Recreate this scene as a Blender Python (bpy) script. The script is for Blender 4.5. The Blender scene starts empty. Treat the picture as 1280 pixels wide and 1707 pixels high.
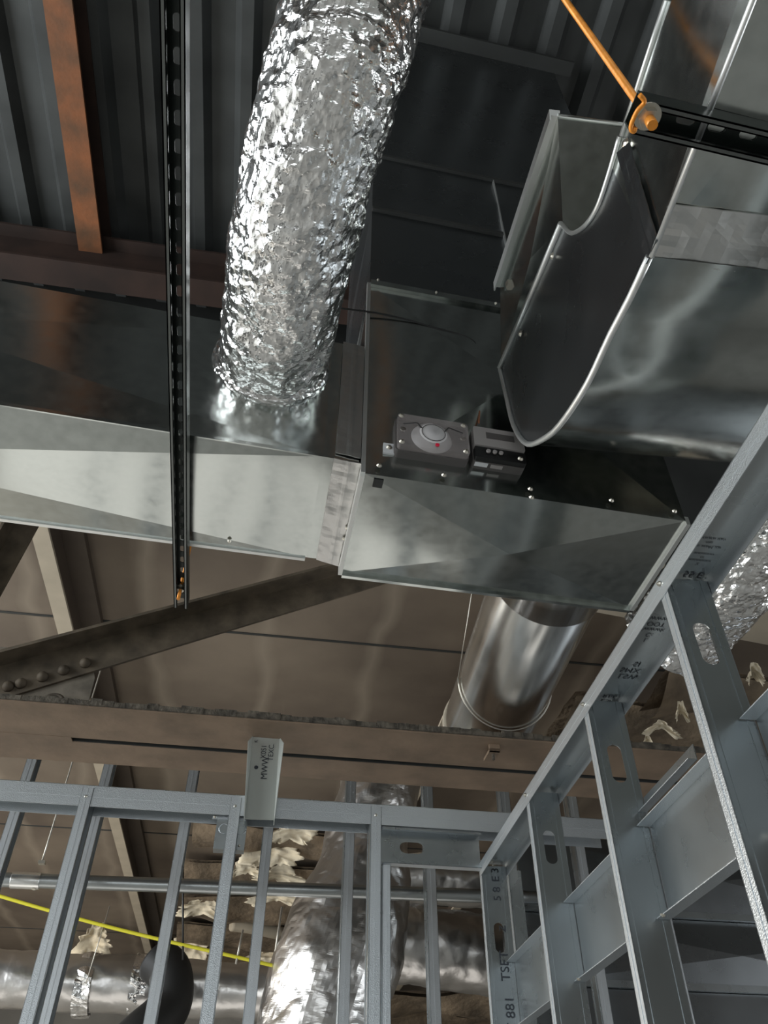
import bpy, math, random
from mathutils import Vector as V, Matrix, noise, geometry
random.seed(7)
C = bpy.context.scene.collection

# ---------------------------------------------------------------- camera
CAMH = 1.6                       # camera height above the floor
F = 1300.0                       # focal length in pixels of the 1280x1707 frame
_zen = V((8.0, 1413.5, -F)).normalized()
_fw = V((0, 0, -1)); _y = (_fw - _zen * _fw.dot(_zen)).normalized(); _x = _y.cross(_zen)
RW = Matrix((_x, _y, _zen))      # camera space -> world
cam_d = bpy.data.cameras.new('camera'); cam = bpy.data.objects.new('camera', cam_d); C.objects.link(cam)
cam_d.sensor_fit = 'VERTICAL'; cam_d.sensor_height = 24.0; cam_d.lens = F * 24.0 / 1707.0
cam_d.clip_start = 0.02; cam_d.clip_end = 200
cam.matrix_world = Matrix.Translation((0, 0, CAMH)) @ RW.to_4x4()
bpy.context.scene.camera = cam
O = V((0, 0, CAMH))

# ---------------------------------------------------------------- world, lights, exposure
scn = bpy.context.scene
scn.view_settings.view_transform = 'Standard'; scn.view_settings.look = 'None'
scn.view_settings.gamma = 1.0; scn.view_settings.use_curve_mapping = False
scn.view_settings.exposure = 0.0
w = bpy.data.worlds.new('world'); scn.world = w; w.use_nodes = True
w.node_tree.nodes['Background'].inputs[0].default_value = (0.55, 0.62, 0.72, 1)
w.node_tree.nodes['Background'].inputs[1].default_value = 0.06
ANG = math.radians(8.6)
U = V((math.cos(ANG), math.sin(ANG), 0)); W_ = V((-math.sin(ANG), math.cos(ANG), 0)); ZZ = V((0, 0, 1))
def hall(a, b, z): return U * a + W_ * b + ZZ * z      # hall axes: a to the right, b away from the camera
def area(name, loc, target, sx, sy, power, col):
    l = bpy.data.lights.new(name, 'AREA'); l.shape = 'RECTANGLE'; l.size = sx; l.size_y = sy
    l.energy = power; l.color = col
    o = bpy.data.objects.new(name, l); C.objects.link(o); o.location = loc
    o.rotation_euler = (V(target) - V(loc)).to_track_quat('-Z', 'Y').to_euler()
    return o
area('window_daylight_left', hall(-7.7, 1.2, 2.9), hall(0, 1.6, 2.6), 6.4, 3.6, 820, (0.92, 0.97, 1.0))
area('window_daylight_far_left', hall(-7.7, 9.0, 2.4), hall(0, 8.5, 1.0), 6.0, 2.6, 420, (1.0, 0.95, 0.86))
area('added_floor_fill', V((-.9, 5.1, .35)), V((-.8, 4.9, 3)), 4.2, 1.5, 15, (1.0, 0.97, 0.92))  # added fill below the frame to brighten the duct undersides; no lamp stands there
area('window_daylight_right', hall(7.7, 0.5, 1.8), hall(0, 2.0, 2.0), 3.6, 2.0, 120, (0.92, 0.96, 1.0))
area('window_daylight_rear', hall(-1.0, -5.7, 1.8), hall(0, 2, 2.0), 5.0, 1.9, 90, (0.92, 0.97, 1.0))

# ---------------------------------------------------------------- locating helpers
def ray(px, py): return (RW @ V((px - 640.0, 853.5 - py, -F))).normalized()
def Hh(px, py, h):                # point on the level plane h above the camera
    d = ray(px, py); return O + d * (h / d.z)
def Pl(px, py, P, deg=8.6):       # point on the upright plane through P running at deg
    a = math.radians(deg); n = V((-math.sin(a), math.cos(a), 0)); d = ray(px, py)
    return O + d * (n.dot(P - O) / n.dot(d))
def Ds(px, py, r): return O + ray(px, py) * r

# ---------------------------------------------------------------- materials
def mat(name, col, rough=0.5, metal=0.0, bumps=(), var=0.0, vscale=6, rvar=0.0, alpha=None, spec=0.5, dirt=None):
    m = bpy.data.materials.new(name); m.use_nodes = True; nt = m.node_tree; N = nt.nodes; L = nt.links
    b = N['Principled BSDF']; b.inputs['Base Color'].default_value = (*col, 1)
    b.inputs['Roughness'].default_value = rough; b.inputs['Metallic'].default_value = metal
    b.inputs['Specular IOR Level'].default_value = spec
    tc = N.new('ShaderNodeTexCoord')
    if var or rvar:
        n = N.new('ShaderNodeTexNoise'); n.inputs['Scale'].default_value = vscale; n.inputs['Detail'].default_value = 6
        L.new(tc.outputs['Object'], n.inputs['Vector'])
        if var:
            r = N.new('ShaderNodeValToRGB'); r.color_ramp.elements[0].position = 0.3; r.color_ramp.elements[1].position = 0.7
            d = dirt or tuple(c * (1 - var) for c in col)
            r.color_ramp.elements[0].color = (*d, 1); r.color_ramp.elements[1].color = (*tuple(min(1, c * (1 + var * .4)) for c in col), 1)
            L.new(n.outputs['Fac'], r.inputs['Fac']); L.new(r.outputs['Color'], b.inputs['Base Color'])
        if rvar:
            mr = N.new('ShaderNodeMapRange'); mr.inputs['From Min'].default_value = .3; mr.inputs['From Max'].default_value = .7
            mr.inputs['To Min'].default_value = rough - rvar; mr.inputs['To Max'].default_value = rough + rvar
            L.new(n.outputs['Fac'], mr.inputs['Value']); L.new(mr.outputs['Result'], b.inputs['Roughness'])
    prev = None
    for (kind, sc, st, dist) in bumps:
        if kind == 'noise':
            t = N.new('ShaderNodeTexNoise'); t.inputs['Detail'].default_value = 3; o = t.outputs['Fac']
        elif kind == 'soft':
            t = N.new('ShaderNodeTexNoise'); t.inputs['Detail'].default_value = 0.5; o = t.outputs['Fac']
        elif kind == 'vor':
            t = N.new('ShaderNodeTexVoronoi'); o = t.outputs['Distance']
        t.inputs['Scale'].default_value = sc
        L.new(tc.outputs['Object'], t.inputs['Vector'])
        bp = N.new('ShaderNodeBump'); bp.inputs['Strength'].default_value = st; bp.inputs['Distance'].default_value = dist
        L.new(o, bp.inputs['Height'])
        if prev: L.new(prev.outputs['Normal'], bp.inputs['Normal'])
        prev = bp
    if prev: L.new(prev.outputs['Normal'], b.inputs['Normal'])
    if alpha is not None:
        b.inputs['Alpha'].default_value = alpha
    return m
M = {}
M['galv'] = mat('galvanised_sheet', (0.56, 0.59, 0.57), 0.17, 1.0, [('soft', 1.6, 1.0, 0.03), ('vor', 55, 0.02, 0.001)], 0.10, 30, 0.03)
M['galv_dark'] = mat('dark_galvanised_sheet', (0.25, 0.265, 0.275), 0.28, 1.0, [('soft', 2, 1.0, 0.012)], 0.06, 5, 0.015)  # darker galvanised tone for tall riser, elbow cheeks and dark duct
M['galv_edge'] = mat('bright_sheet_edge', (0.85, 0.86, 0.84), 0.42, 1.0)
M['galv_round'] = mat('bright_round_duct_steel', (0.84, 0.84, 0.82), 0.22, 1.0, [('soft', 3, 1.0, 0.008)], 0.1, 5, 0.04)
M['stud'] = mat('galvanised_stud_steel', (0.47, 0.505, 0.52), 0.28, 1.0, [('soft', 4, 0.7, 0.006)], 0.03, 10, 0.012)
M['brace'] = mat('pale_zinc_track', (0.50, 0.52, 0.49), 0.55, 0.55)
M['knurl'] = mat('knurled_stud_flange', (0.58, 0.61, 0.63), 0.42, 1.0, [('vor', 330, 0.35, 0.0015)])
M['foil'] = mat('crinkled_foil', (0.90, 0.89, 0.88), 0.2, 1.0, [('noise', 24, 0.7, 0.010), ('vor', 46, 0.6, 0.006)])
M['foil_soft'] = mat('foil_jacket', (0.66, 0.64, 0.62), 0.30, 1.0, [('noise', 7, 0.6, 0.012)])
M['tape'] = mat('foil_tape', (0.74, 0.73, 0.71), 0.32, 1.0, [('noise', 24, 0.3, 0.004)])
M['blacksteel'] = mat('dark_green_strut_steel', (0.018, 0.026, 0.023), 0.32, 0.4, (), 0.3, 30)
M['strutedge'] = mat('strut_lip_steel', (0.17, 0.18, 0.175), 0.3, 1.0)
M['chord'] = mat('tan_painted_steel', (0.22, 0.155, 0.105), 0.62, 0.0, [('noise', 30, 0.25, 0.004)], 0.28, 7)
M['chord_edge'] = mat('dusty_rusted_edge', (0.10, 0.085, 0.065), 0.9, 0.0, [('noise', 60, 0.9, 0.008)], 0.7, 30)
M['truss'] = mat('dusty_dark_truss_steel', (0.125, 0.098, 0.068), 0.7, 0.0, [('noise', 40, 0.4, 0.004)], 0.5, 12)
M['gusset'] = mat('mottled_dusty_plate', (0.22, 0.19, 0.15), 0.8, 0.0, [('noise', 30, 0.4, 0.005)], 0.55, 9)
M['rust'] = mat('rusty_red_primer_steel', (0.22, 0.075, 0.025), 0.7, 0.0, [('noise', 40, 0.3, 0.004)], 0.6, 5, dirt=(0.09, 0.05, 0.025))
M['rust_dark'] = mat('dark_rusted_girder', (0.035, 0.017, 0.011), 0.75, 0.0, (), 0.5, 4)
M['deck'] = mat('corrugated_roof_deck', (0.07, 0.074, 0.072), 0.55, 0.4, [('noise', 12, 0.2, 0.004)], 0.3, 3)
M['brown'] = None
M['cream'] = mat('cream_painted_steel', (0.46, 0.40, 0.31), 0.6, 0.0, [('noise', 25, 0.2, 0.003)], 0.12, 5)
M['brownweb'] = mat('dark_brown_web', (0.08, 0.06, 0.045), 0.6, 0.0, (), 0.2, 5)  # purlin webs, darker brown than their cream flanges
M['dark'] = mat('dark_bulkhead', (0.03, 0.032, 0.03), 0.7, 0.0, (), 0.4, 2)
M['orange'] = mat('orange_coated_rod', (0.75, 0.27, 0.03), 0.4, 0.2, [('noise', 120, 0.3, 0.002)], 0.25, 40)
M['nut'] = mat('zinc_nut', (0.55, 0.52, 0.45), 0.35, 1.0)
M['wire'] = mat('steel_wire', (0.55, 0.52, 0.46), 0.4, 0.8)
M['blackwire'] = mat('black_wire', (0.01, 0.01, 0.01), 0.5)
M['yellow'] = mat('yellow_cord', (0.75, 0.68, 0.04), 0.5)
M['copper'] = mat('brown_copper_wire', (0.40, 0.16, 0.08), 0.4, 0.4)
M['floor'] = mat('concrete_floor', (0.50, 0.49, 0.46), 0.8, 0.0, [('noise', 8, 0.2, 0.004)], 0.25, 1.2)
M['wall'] = mat('painted_block_wall', (0.22, 0.21, 0.19), 0.85, 0.0, (), 0.2, 1.5)
M['glass'] = mat('window_pane_glass', (0.75, 0.82, 0.85), 0.05, 0.0, alpha=0.25)
M['batt'] = mat('brown_insulation_batt', (0.20, 0.15, 0.10), 0.9, 0.0, [('noise', 14, 0.8, 0.02)], 0.55, 4)
M['paper'] = mat('torn_kraft_paper', (0.75, 0.66, 0.50), 0.85, 0.0, [('noise', 25, 0.6, 0.01)], 0.3, 6)
M['blackrub'] = mat('black_rubber_insulation', (0.008, 0.008, 0.008), 0.6)
M['plastic'] = mat('grey_brown_housing', (0.085, 0.078, 0.075), 0.45)
M['clear'] = mat('smoky_clear_cover', (0.42, 0.38, 0.37), 0.08, 0.0, alpha=0.42)
M['white'] = mat('white_sensor_plastic', (0.62, 0.60, 0.60), 0.45)
M['label'] = mat('silver_white_label', (0.62, 0.63, 0.64), 0.4)
M['greylabel'] = mat('grey_panel_label', (0.30, 0.28, 0.27), 0.45)
M['circuit'] = mat('black_board', (0.012, 0.012, 0.012), 0.4)
M['red'] = mat('red_lens', (0.75, 0.02, 0.06), 0.25)
M['ink'] = mat('black_print_ink', (0.03, 0.035, 0.045), 0.6)
M['conduit'] = mat('galvanised_conduit', (0.42, 0.44, 0.44), 0.32, 1.0, (), 0.1, 10)

def ceiling_mat():
    m = bpy.data.materials.new('brown_ceiling_boards'); m.use_nodes = True; nt = m.node_tree; N = nt.nodes; L = nt.links
    b = N['Principled BSDF']; b.inputs['Roughness'].default_value = 0.75
    tc = N.new('ShaderNodeTexCoord'); n = N.new('ShaderNodeTexNoise'); n.inputs['Scale'].default_value = 0.9; n.inputs['Detail'].default_value = 6
    mp = N.new('ShaderNodeMapping'); mp.inputs['Rotation'].default_value[2] = -ANG
    L.new(tc.outputs['Object'], mp.inputs['Vector']); L.new(mp.outputs['Vector'], n.inputs['Vector'])
    r = N.new('ShaderNodeValToRGB'); r.color_ramp.elements[0].color = (0.105, 0.08, 0.06, 1); r.color_ramp.elements[1].color = (0.20, 0.16, 0.12, 1)
    r.color_ramp.elements[0].position = .35; r.color_ramp.elements[1].position = .7
    L.new(n.outputs['Fac'], r.inputs['Fac'])
    # pale filler bands running away from the camera
    sp = N.new('ShaderNodeSeparateXYZ'); L.new(mp.outputs['Vector'], sp.inputs['Vector'])
    n2 = N.new('ShaderNodeTexNoise'); n2.inputs['Scale'].default_value = 1.6; L.new(mp.outputs['Vector'], n2.inputs['Vector'])
    a0 = N.new('ShaderNodeMath'); a0.operation = 'MULTIPLY_ADD'; a0.inputs[1].default_value = 0.22; L.new(n2.outputs['Fac'], a0.inputs[0]); L.new(sp.outputs['X'], a0.inputs[2])
    a1 = N.new('ShaderNodeMath'); a1.operation = 'PINGPONG'; a1.inputs[1].default_value = 0.41; L.new(a0.outputs[0], a1.inputs[0])
    a2 = N.new('ShaderNodeMapRange'); a2.inputs['From Min'].default_value = 0.0; a2.inputs['From Max'].default_value = 0.085
    a2.inputs['To Min'].default_value = 0.55; a2.inputs['To Max'].default_value = 0.0; L.new(a1.outputs[0], a2.inputs['Value'])
    mx = N.new('ShaderNodeMix'); mx.data_type = 'RGBA'; mx.inputs[7].default_value = (0.28, 0.235, 0.18, 1)
    L.new(a2.outputs['Result'], mx.inputs[0]); L.new(r.outputs['Color'], mx.inputs[6]); L.new(mx.outputs[2], b.inputs['Base Color'])
    return m
M['brown'] = ceiling_mat()

# ---------------------------------------------------------------- mesh builder
class MB:
    def __init__(s): s.v = []; s.f = []; s.m = []; s.sm = []
    def face(s, pts, mi=0, sm=False):
        k = len(s.v); s.v += [tuple(p) for p in pts]; s.f.append(tuple(range(k, k + len(pts)))); s.m.append(mi); s.sm.append(sm)
    def hexa(s, b, t, mi=0):          # b, t: four points each, same order
        s.face(b[::-1], mi); s.face(t, mi)
        for i in range(4):
            j = (i + 1) % 4; s.face([b[i], b[j], t[j], t[i]], mi)
    def box(s, o, ea, eb, ec, mi=0):  # corner and three edge vectors
        if ea.cross(eb).dot(ec) < 0: ea, eb = eb, ea
        b = [o, o + ea, o + ea + eb, o + eb]; s.hexa(b, [p + ec for p in b], mi)
    def cbox(s, c, ea, eb, ec, mi=0): s.box(c - (ea + eb + ec) * .5, ea, eb, ec, mi)
    def prism(s, poly, vec, mi=0):
        n = len(poly); s.face(poly[::-1], mi); s.face([p + vec for p in poly], mi)
        for i in range(n): s.face([poly[i], poly[(i + 1) % n], poly[(i + 1) % n] + vec, poly[i] + vec], mi)
    def plate(s, o, ea, eb, loop, holes, th, mi=0):   # flat plate with real holes; ea, eb unit vectors; th: thickness vector
        loops = [[V((a, b, 0)) for a, b in L] for L in [loop] + holes]
        flat = [p for L in loops for p in L]
        tris = geometry.tessellate_polygon(loops)
        w3 = [o + ea * p.x + eb * p.y for p in flat]
        for t in tris:
            s.face([w3[i] for i in t], mi); s.face([w3[i] + th for i in reversed(t)], mi)
        k = 0
        for L in loops:
            n = len(L)
            for i in range(n):
                a = w3[k + i]; b = w3[k + (i + 1) % n]; s.face([a, b, b + th, a + th], mi)
            k += n
    def tube(s, pts, rad, n=12, caps=True, mi=0, sm=True, disp=None):
        pts = [V(p) for p in pts]; rad = rad if isinstance(rad, (list, tuple)) else [rad] * len(pts)
        rings = []; up = None
        for i, p in enumerate(pts):
            t = (pts[min(i + 1, len(pts) - 1)] - pts[max(i - 1, 0)]).normalized()
            if up is None:
                up = ZZ if abs(t.z) < .9 else V((1, 0, 0))
            a = (up - t * up.dot(t)).normalized(); up = a; b = t.cross(a)
            ring = []
            for k in range(n):
                th = 2 * math.pi * k / n; dr = a * math.cos(th) + b * math.sin(th)
                q = p + dr * rad[i]
                if disp: q = q + dr * disp(q, i / (len(pts) - 1), th)
                ring.append(q)
            rings.append(ring)
        k0 = len(s.v)
        for r in rings: s.v += [tuple(q) for q in r]
        for i in range(len(rings) - 1):
            for k in range(n):
                a = k0 + i * n + k; b = k0 + i * n + (k + 1) % n
                s.f.append((a, b, b + n, a + n)); s.m.append(mi); s.sm.append(sm)
        if caps:
            s.f.append(tuple(range(k0 + n - 1, k0 - 1, -1))); s.m.append(mi); s.sm.append(False)
            e = k0 + (len(rings) - 1) * n; s.f.append(tuple(range(e, e + n))); s.m.append(mi); s.sm.append(False)
    def build(s, name, mats, parent=None, smooth=None):
        me = bpy.data.meshes.new(name); me.from_pydata(s.v, [], s.f)
        for m in (mats if isinstance(mats, (list, tuple)) else [mats]): me.materials.append(m)
        for p, mi, sm in zip(me.polygons, s.m, s.sm): p.material_index = mi; p.use_smooth = sm if smooth is None else smooth
        me.update(); o = bpy.data.objects.new(name, me); C.objects.link(o)
        if parent: o.parent = parent; o.matrix_parent_inverse = Matrix.Translation(-parent.location)
        return o
def tag(o, label, cat, group=None):
    o['label'] = label; o['category'] = cat
    if group: o['group'] = group
    return o
def struct(o): o['kind'] = 'structure'; return o
def thing(name, loc, label, cat, group=None):
    o = bpy.data.objects.new(name, None); C.objects.link(o); o.location = loc; o.empty_display_size = .05
    return tag(o, label, cat, group)
def spline(pts, n):
    pts = [V(p) for p in pts]; out = []
    P = [pts[0] * 2 - pts[1]] + pts + [pts[-1] * 2 - pts[-2]]
    for i in range(len(pts) - 1):
        for k in range(n):
            t = k / n; a, b, c, d = P[i:i + 4]
            out.append(.5 * ((2 * b) + (c - a) * t + (2 * a - 5 * b + 4 * c - d) * t * t + (3 * b - a - 3 * c + d) * t ** 3))
    return out + [pts[-1]]
def screw(p, nrm, parent, r=.006, m='nut'):
    nrm = V(nrm).normalized(); q = MB(); q.tube([p, p + nrm * .003, p + nrm * .006], [r * 1.3, r, r * .6], 8, sm=False)
    return q.build('screw', M[m], parent)
def text(body, o, ex, ey, size, parent, off=None, squash=1.0):
    cu = bpy.data.curves.new('printed_marking', 'FONT'); cu.body = body; cu.size = size; cu.align_x = 'CENTER'; cu.align_y = 'CENTER'
    t = bpy.data.objects.new('printed_marking', cu); C.objects.link(t)
    bpy.context.view_layer.update(); me = bpy.data.meshes.new_from_object(t.evaluated_get(bpy.context.evaluated_depsgraph_get()))
    bpy.data.objects.remove(t); ex = V(ex).normalized(); ey = V(ey).normalized(); n = ex.cross(ey)
    for v in me.vertices:
        x, y = v.co.x, v.co.y; v.co = V(o) + ex * x * squash + ey * y + n * .0012
    me.materials.clear(); me.materials.append(M['ink'])
    ob = bpy.data.objects.new('printed_marking', me); C.objects.link(ob)
    ob.parent = parent; ob.matrix_parent_inverse = Matrix.Translation(-parent.location); return ob

# ================================================================ SETTING
RZ = CAMH + 5.35; LZ = CAMH + 3.2; A0, A1, B0, B1, BM = -8.0, 8.0, -6.0, 17.0, 3.62
q = MB(); q.box(hall(A0 - .2, B0 - .2, -.2), U * (A1 - A0 + .4), W_ * (B1 - B0 + .4), ZZ * .2); struct(q.build('floor', M['floor']))
q = MB()   # corrugated deck: ribs run away from the camera
x = A0; pr = []
while x < A1:
    pr += [(x, .0), (x + .045, -.075), (x + .115, -.075), (x + .16, 0)]; x += .305
pr.append((A1, 0))
for (a, za), (b, zb) in zip(pr[:-1], pr[1:]):
    q.face([hall(a, B0, RZ + za), hall(a, BM, RZ + za), hall(b, BM, RZ + zb), hall(b, B0, RZ + zb)])
q.box(hall(A0, B0, RZ + .002), U * (A1 - A0), W_ * (BM - B0), ZZ * .12)
struct(q.build('ceiling', M['deck']))
q = MB(); q.box(hall(A0, BM, LZ), U * (A1 - A0), W_ * (B1 - BM), ZZ * .12); struct(q.build('ceiling', M['brown']))
q = MB(); q.box(hall(A0, BM - .05, LZ - .0), U * (A1 - A0), W_ * .05, ZZ * (RZ - LZ + .1)); struct(q.build('trim_1', M['dark']))
def wall(name, o, ed, L, nrm, wins, zt=RZ):
    q = MB(); holes = [[(a, z0), (b, z0), (b, z1), (a, z1)] for a, b, z0, z1 in wins]
    q.plate(o, ed, ZZ, [(0, 0), (L, 0), (L, zt), (0, zt)], holes, nrm * .15); struct(q.build(name, M['wall']))
wn = [0]
def window(o, ed, nrm, a, b, z0, z1):
    wn[0] += 1
    fr = MB(); t = .06
    for (p, ea, eb) in [((a, z0), b - a, t), ((a, z1 - t), b - a, t), ((a, z0), t, z1 - z0), ((b - t, z0), t, z1 - z0)] + \
        [((a + (b - a) * k / 4 - .02, z0), .04, z1 - z0) for k in (1, 2, 3)]:
        fr.box(o + ed * p[0] + ZZ * p[1] + nrm * .03, ed * ea, ZZ * eb, nrm * .06)
    f = struct(fr.build('window_%d' % wn[0], M['wall']))
    g = MB(); g.box(o + ed * a + ZZ * z0 + nrm * .055, ed * (b - a), ZZ * (z1 - z0), nrm * .006)
    g.build('window_glass', M['glass'], f)
WL = [(4.0, 10.4, 1.1, 4.7), (12.0, 18.0, 1.1, 3.7)]
wall('wall_left', hall(A0, B0, 0), W_, B1 - B0, -U, WL)
for x in WL: window(hall(A0, B0, 0), W_, -U, *x)
WR = [(4.7, 8.3, .8, 2.8)]
wall('wall_right', hall(A1, B0, 0), W_, B1 - B0, U, WR)
for x in WR: window(hall(A1, B0, 0), W_, U, *x)
WB = [(4.5, 9.5, .9, 2.8)]
wall('wall_back', hall(A0, B0, 0), U, A1 - A0, -W_, WB)
for x in WB: window(hall(A0, B0, 0), U, -W_, *x)
wall('wall_front', hall(A0, B1, 0), U, A1 - A0, W_, [], LZ)
# dark joints between ceiling boards, running across the hall
for k in range(6):
    q = MB(); b = 4.9 + k * 2.05 - .02
    q.box(hall(A0, b, LZ - .006), U * (A1 - A0), W_ * .022, ZZ * .012); struct(q.build('trim_%d' % (k + 2), M['dark']))

# ================================================================ PURLINS / GIRDERS
def ibeam(name, p0, p1, fw, hh, mats, label, cat, group=None, tw=.02):
    d = (p1 - p0).normalized(); s = d.cross(ZZ).normalized(); L = p1 - p0
    root = thing(name, p0, label, cat, group)
    q = MB(); q.box(p0 - s * fw / 2, L, s * fw, ZZ * tw); q.build('bottom_flange', mats[0], root)
    q = MB(); q.box(p0 - s * tw / 2 + ZZ * tw, L, s * tw, ZZ * (hh - 2 * tw)); q.build('web', mats[1], root)
    q = MB(); q.box(p0 - s * fw / 2 + ZZ * (hh - tw), L, s * fw, ZZ * tw); q.build('top_flange', mats[1], root)
    return root
def along(p, b0, b1):             # line through p in the away direction, clipped in hall b
    b = p.dot(W_); return p + W_ * (b0 - b), p + W_ * (b1 - b)
p0, p1 = along(Hh(127, 240, 5.0), B0, Hh(290, 482, 4.7).dot(W_))
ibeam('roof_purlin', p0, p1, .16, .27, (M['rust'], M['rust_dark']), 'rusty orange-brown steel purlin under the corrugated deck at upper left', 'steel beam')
p = Hh(290, 482, 4.7)
g0, g1 = p - U * (p.dot(U) - A0), p + U * (A1 - p.dot(U))
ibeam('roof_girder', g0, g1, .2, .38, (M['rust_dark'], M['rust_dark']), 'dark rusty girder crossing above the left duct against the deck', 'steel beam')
def purlin(px, py, label, fw=.105, hh=.15):
    p0, p1 = along(Hh(px, py, 3.0), BM, B1)
    r = thing('ceiling_purlin', p0, label, 'ceiling beam', 'cream ceiling purlins under the brown boards')
    s = U; L = p1 - p0
    q = MB(); q.box(p0 - s * fw / 2, L, s * fw, ZZ * .02); q.build('bottom_flange', M['cream'], r)
    q = MB(); q.box(p0 + s * (fw / 2 - .02) + ZZ * .02, L, s * .02, ZZ * (hh + .03)); q.box(p0 + s * (fw / 2 - .0) + ZZ * (hh), L, s * .14, ZZ * .05)
    q.build('web', M['brownweb'], r)
purlin(165, 1270, 'cream purlin with brown web at left, running away behind the rivet plate')
purlin(716, 1270, 'cream purlin end showing between the round duct and the tan chord')
purlin(1010, 1180, 'purlin in the dark right of the shiny round duct')
# cream bulkhead seen at the right edge
a = Hh(975, 1017, 2.6); b = Hh(1300, 1079, 2.6)
q = MB(); q.hexa([a, b + (b - a) * .6, b + (b - a) * .6 - W_ * .9, a - W_ * .35], [p + ZZ * .08 for p in [a, b + (b - a) * .6, b + (b - a) * .6 - W_ * .9, a - W_ * .35]])
tag(q.build('plaster_soffit', M['cream']), 'cream plaster soffit at the right edge behind the foil flex duct', 'soffit')

# ================================================================ TRUSS
cp = Hh(120, 1234, 1.5)                       # on the seam of the bottom chord
def cpt(a, dn, dz=0):                          # a along U from cp, dn away
    return cp + U * a + W_ * dn + ZZ * dz
chord = thing('truss_bottom_chord', cpt(-4, 0), 'tan painted double-angle truss chord crossing above the stud wall', 'truss beam')
q = MB(); q.box(cpt(-5, -.30), U * 11, W_ * .275, ZZ * .022); q.box(cpt(-5, -.035, .022), U * 11, W_ * .018, ZZ * .09); q.build('near_angle', M['chord'], chord)
q = MB(); q.box(cpt(-5, .012), U * 11, W_ * .20, ZZ * .022); q.box(cpt(-5, .012, .022), U * 11, W_ * .018, ZZ * .09); q.build('far_angle', M['chord'], chord)
q = MB(); q.box(cpt(0, .009, .002), U * 6, W_ * .003, ZZ * .1); q.build('seam_shade', M['dark'], chord)  # dark liner on the far leg: shade of the gap put in as colour
q = MB()
for i in range(160):                           # crusty dirt along the near edge
    a = -3 + 7 * i / 160.
    q.box(cpt(a, -.308 - random.random() * .005, .006), U * .0445, W_ * .02, ZZ * (.018 + random.random() * .010))
q.build('dusty_edge', M['chord_edge'], chord)
q = MB(); q.box(cpt(-5, -.017, .016), U * 11, W_ * .029, ZZ * .006); q.build('gap_shade', M['dark'], chord)  # dark strip standing in for the shade between the two angles
q = MB(); q.box(cpt(-5, -.03, -.001), U * 5.0, W_ * .045, ZZ * .004); q.build('filler_strip', M['chord'], chord)
# gusset plate with rivets
gp = cpt(0, -.05)
gus = thing('gusset_plate', gp, 'dusty riveted gusset plate standing on the chord at left edge', 'steel plate')
pts = [Pl(*p, gp) for p in [(-160, 1190), (-160, 1085), (0, 1078), (75, 1085), (156, 1118), (158, 1130), (142, 1189)]]
q = MB(); q.prism(pts, W_ * .014); q.build('plate', M['gusset'], gus)
def diagonal(tl, tr, bl, br, label, P, parent_parts=True):
    r = thing('truss_diagonal', Pl(*bl, P), label, 'truss beam')
    a, b, c, d = [Pl(*p, P) for p in (tl, tr, br, bl)]
    q = MB(); q.hexa([a, b, c, d], [p - W_ * .014 for p in (a, b, c, d)]); q.build('vertical_leg', M['truss'], r)
    ax = (b - a).normalized(); nz = W_.cross(ax)
    if nz.z < 0: nz = -nz
    q = MB(); q.box(a - nz * .014 - W_ * .014, b - a, nz * .014, -W_ * .10); q.build('outstanding_leg', M['truss'], r)
    return r
dg = diagonal((-120, 1141), (760, 905), (-120, 1205), (760, 938), 'long riveted truss diagonal rising right behind the ducts', gp)
for (x, y) in [(15, 1146), (36, 1141), (72, 1130), (107, 1119), (143, 1107)]:
    c = Pl(x, y + 2, gp) - W_ * .014; q = MB(); q.tube([c, c - W_ * .012, c - W_ * .024, c - W_ * .030], [.024, .023, .015, .004], 16); q.build('rivet', M['truss'], dg)
diagonal((-75, 1046), (70, 790), (-35, 1060), (105, 805), 'second truss diagonal at left edge, steep and dark', gp + W_ * .05)
# flared clip ring on the gusset
c = Pl(92, 1172, gp) - W_ * .03
r = thing('conduit_clip', c, 'dusty ring clip on the chord below the riveted diagonal', 'clip')
q = MB(); ring = [c + U * math.cos(t) * .034 + ZZ * math.sin(t) * .022 for t in [2 * math.pi * k / 20 for k in range(21)]]; q.tube(ring, .008, 8); q.build('ring', M['truss'], r)
q = MB(); q.box(c + U * .01 - ZZ * .13, U * .045, W_ * .01, ZZ * .12); q.build('strap', M['truss'], r)
# beam clamp
c = Hh(820, 1246, 1.5)
r = thing('beam_clamp', c, 'small tan beam clamp on the chord below the round duct', 'clamp')
q = MB(); q.box(c - U * .02 - W_ * .03 - ZZ * .03, U * .045, W_ * .1, ZZ * .012); q.box(c - U * .02 - W_ * .03 - ZZ * .03, U * .045, W_ * .012, ZZ * .085); q.box(c - U * .02 - W_ * .03 + ZZ * .043, U * .045, W_ * .07, ZZ * .012); q.build('body', M['chord'], r)
q = MB(); q.tube([c + U * .002 - W_ * .0 - ZZ * .055, c + U * .002 + ZZ * .0], .006, 8); q.build('bolt', M['chord_edge'], r)
# galvanised strip lying on the chord
a = Hh(141, 1174, 1.63); b = Hh(330, 1199, 1.63)
q = MB(); d = (b - a); q.box(a - W_ * .01, d, W_ * .05, ZZ * .002); q.box(a - W_ * .012 - ZZ * .035, d, W_ * .002, ZZ * .035)
q.box(a + W_ * .04 - ZZ * .035, d, W_ * .002, ZZ * .035)
tag(q.build('track_offcut', M['stud']), 'short shiny track offcut lying behind the chord beside the gusset plate', 'metal track')

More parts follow.
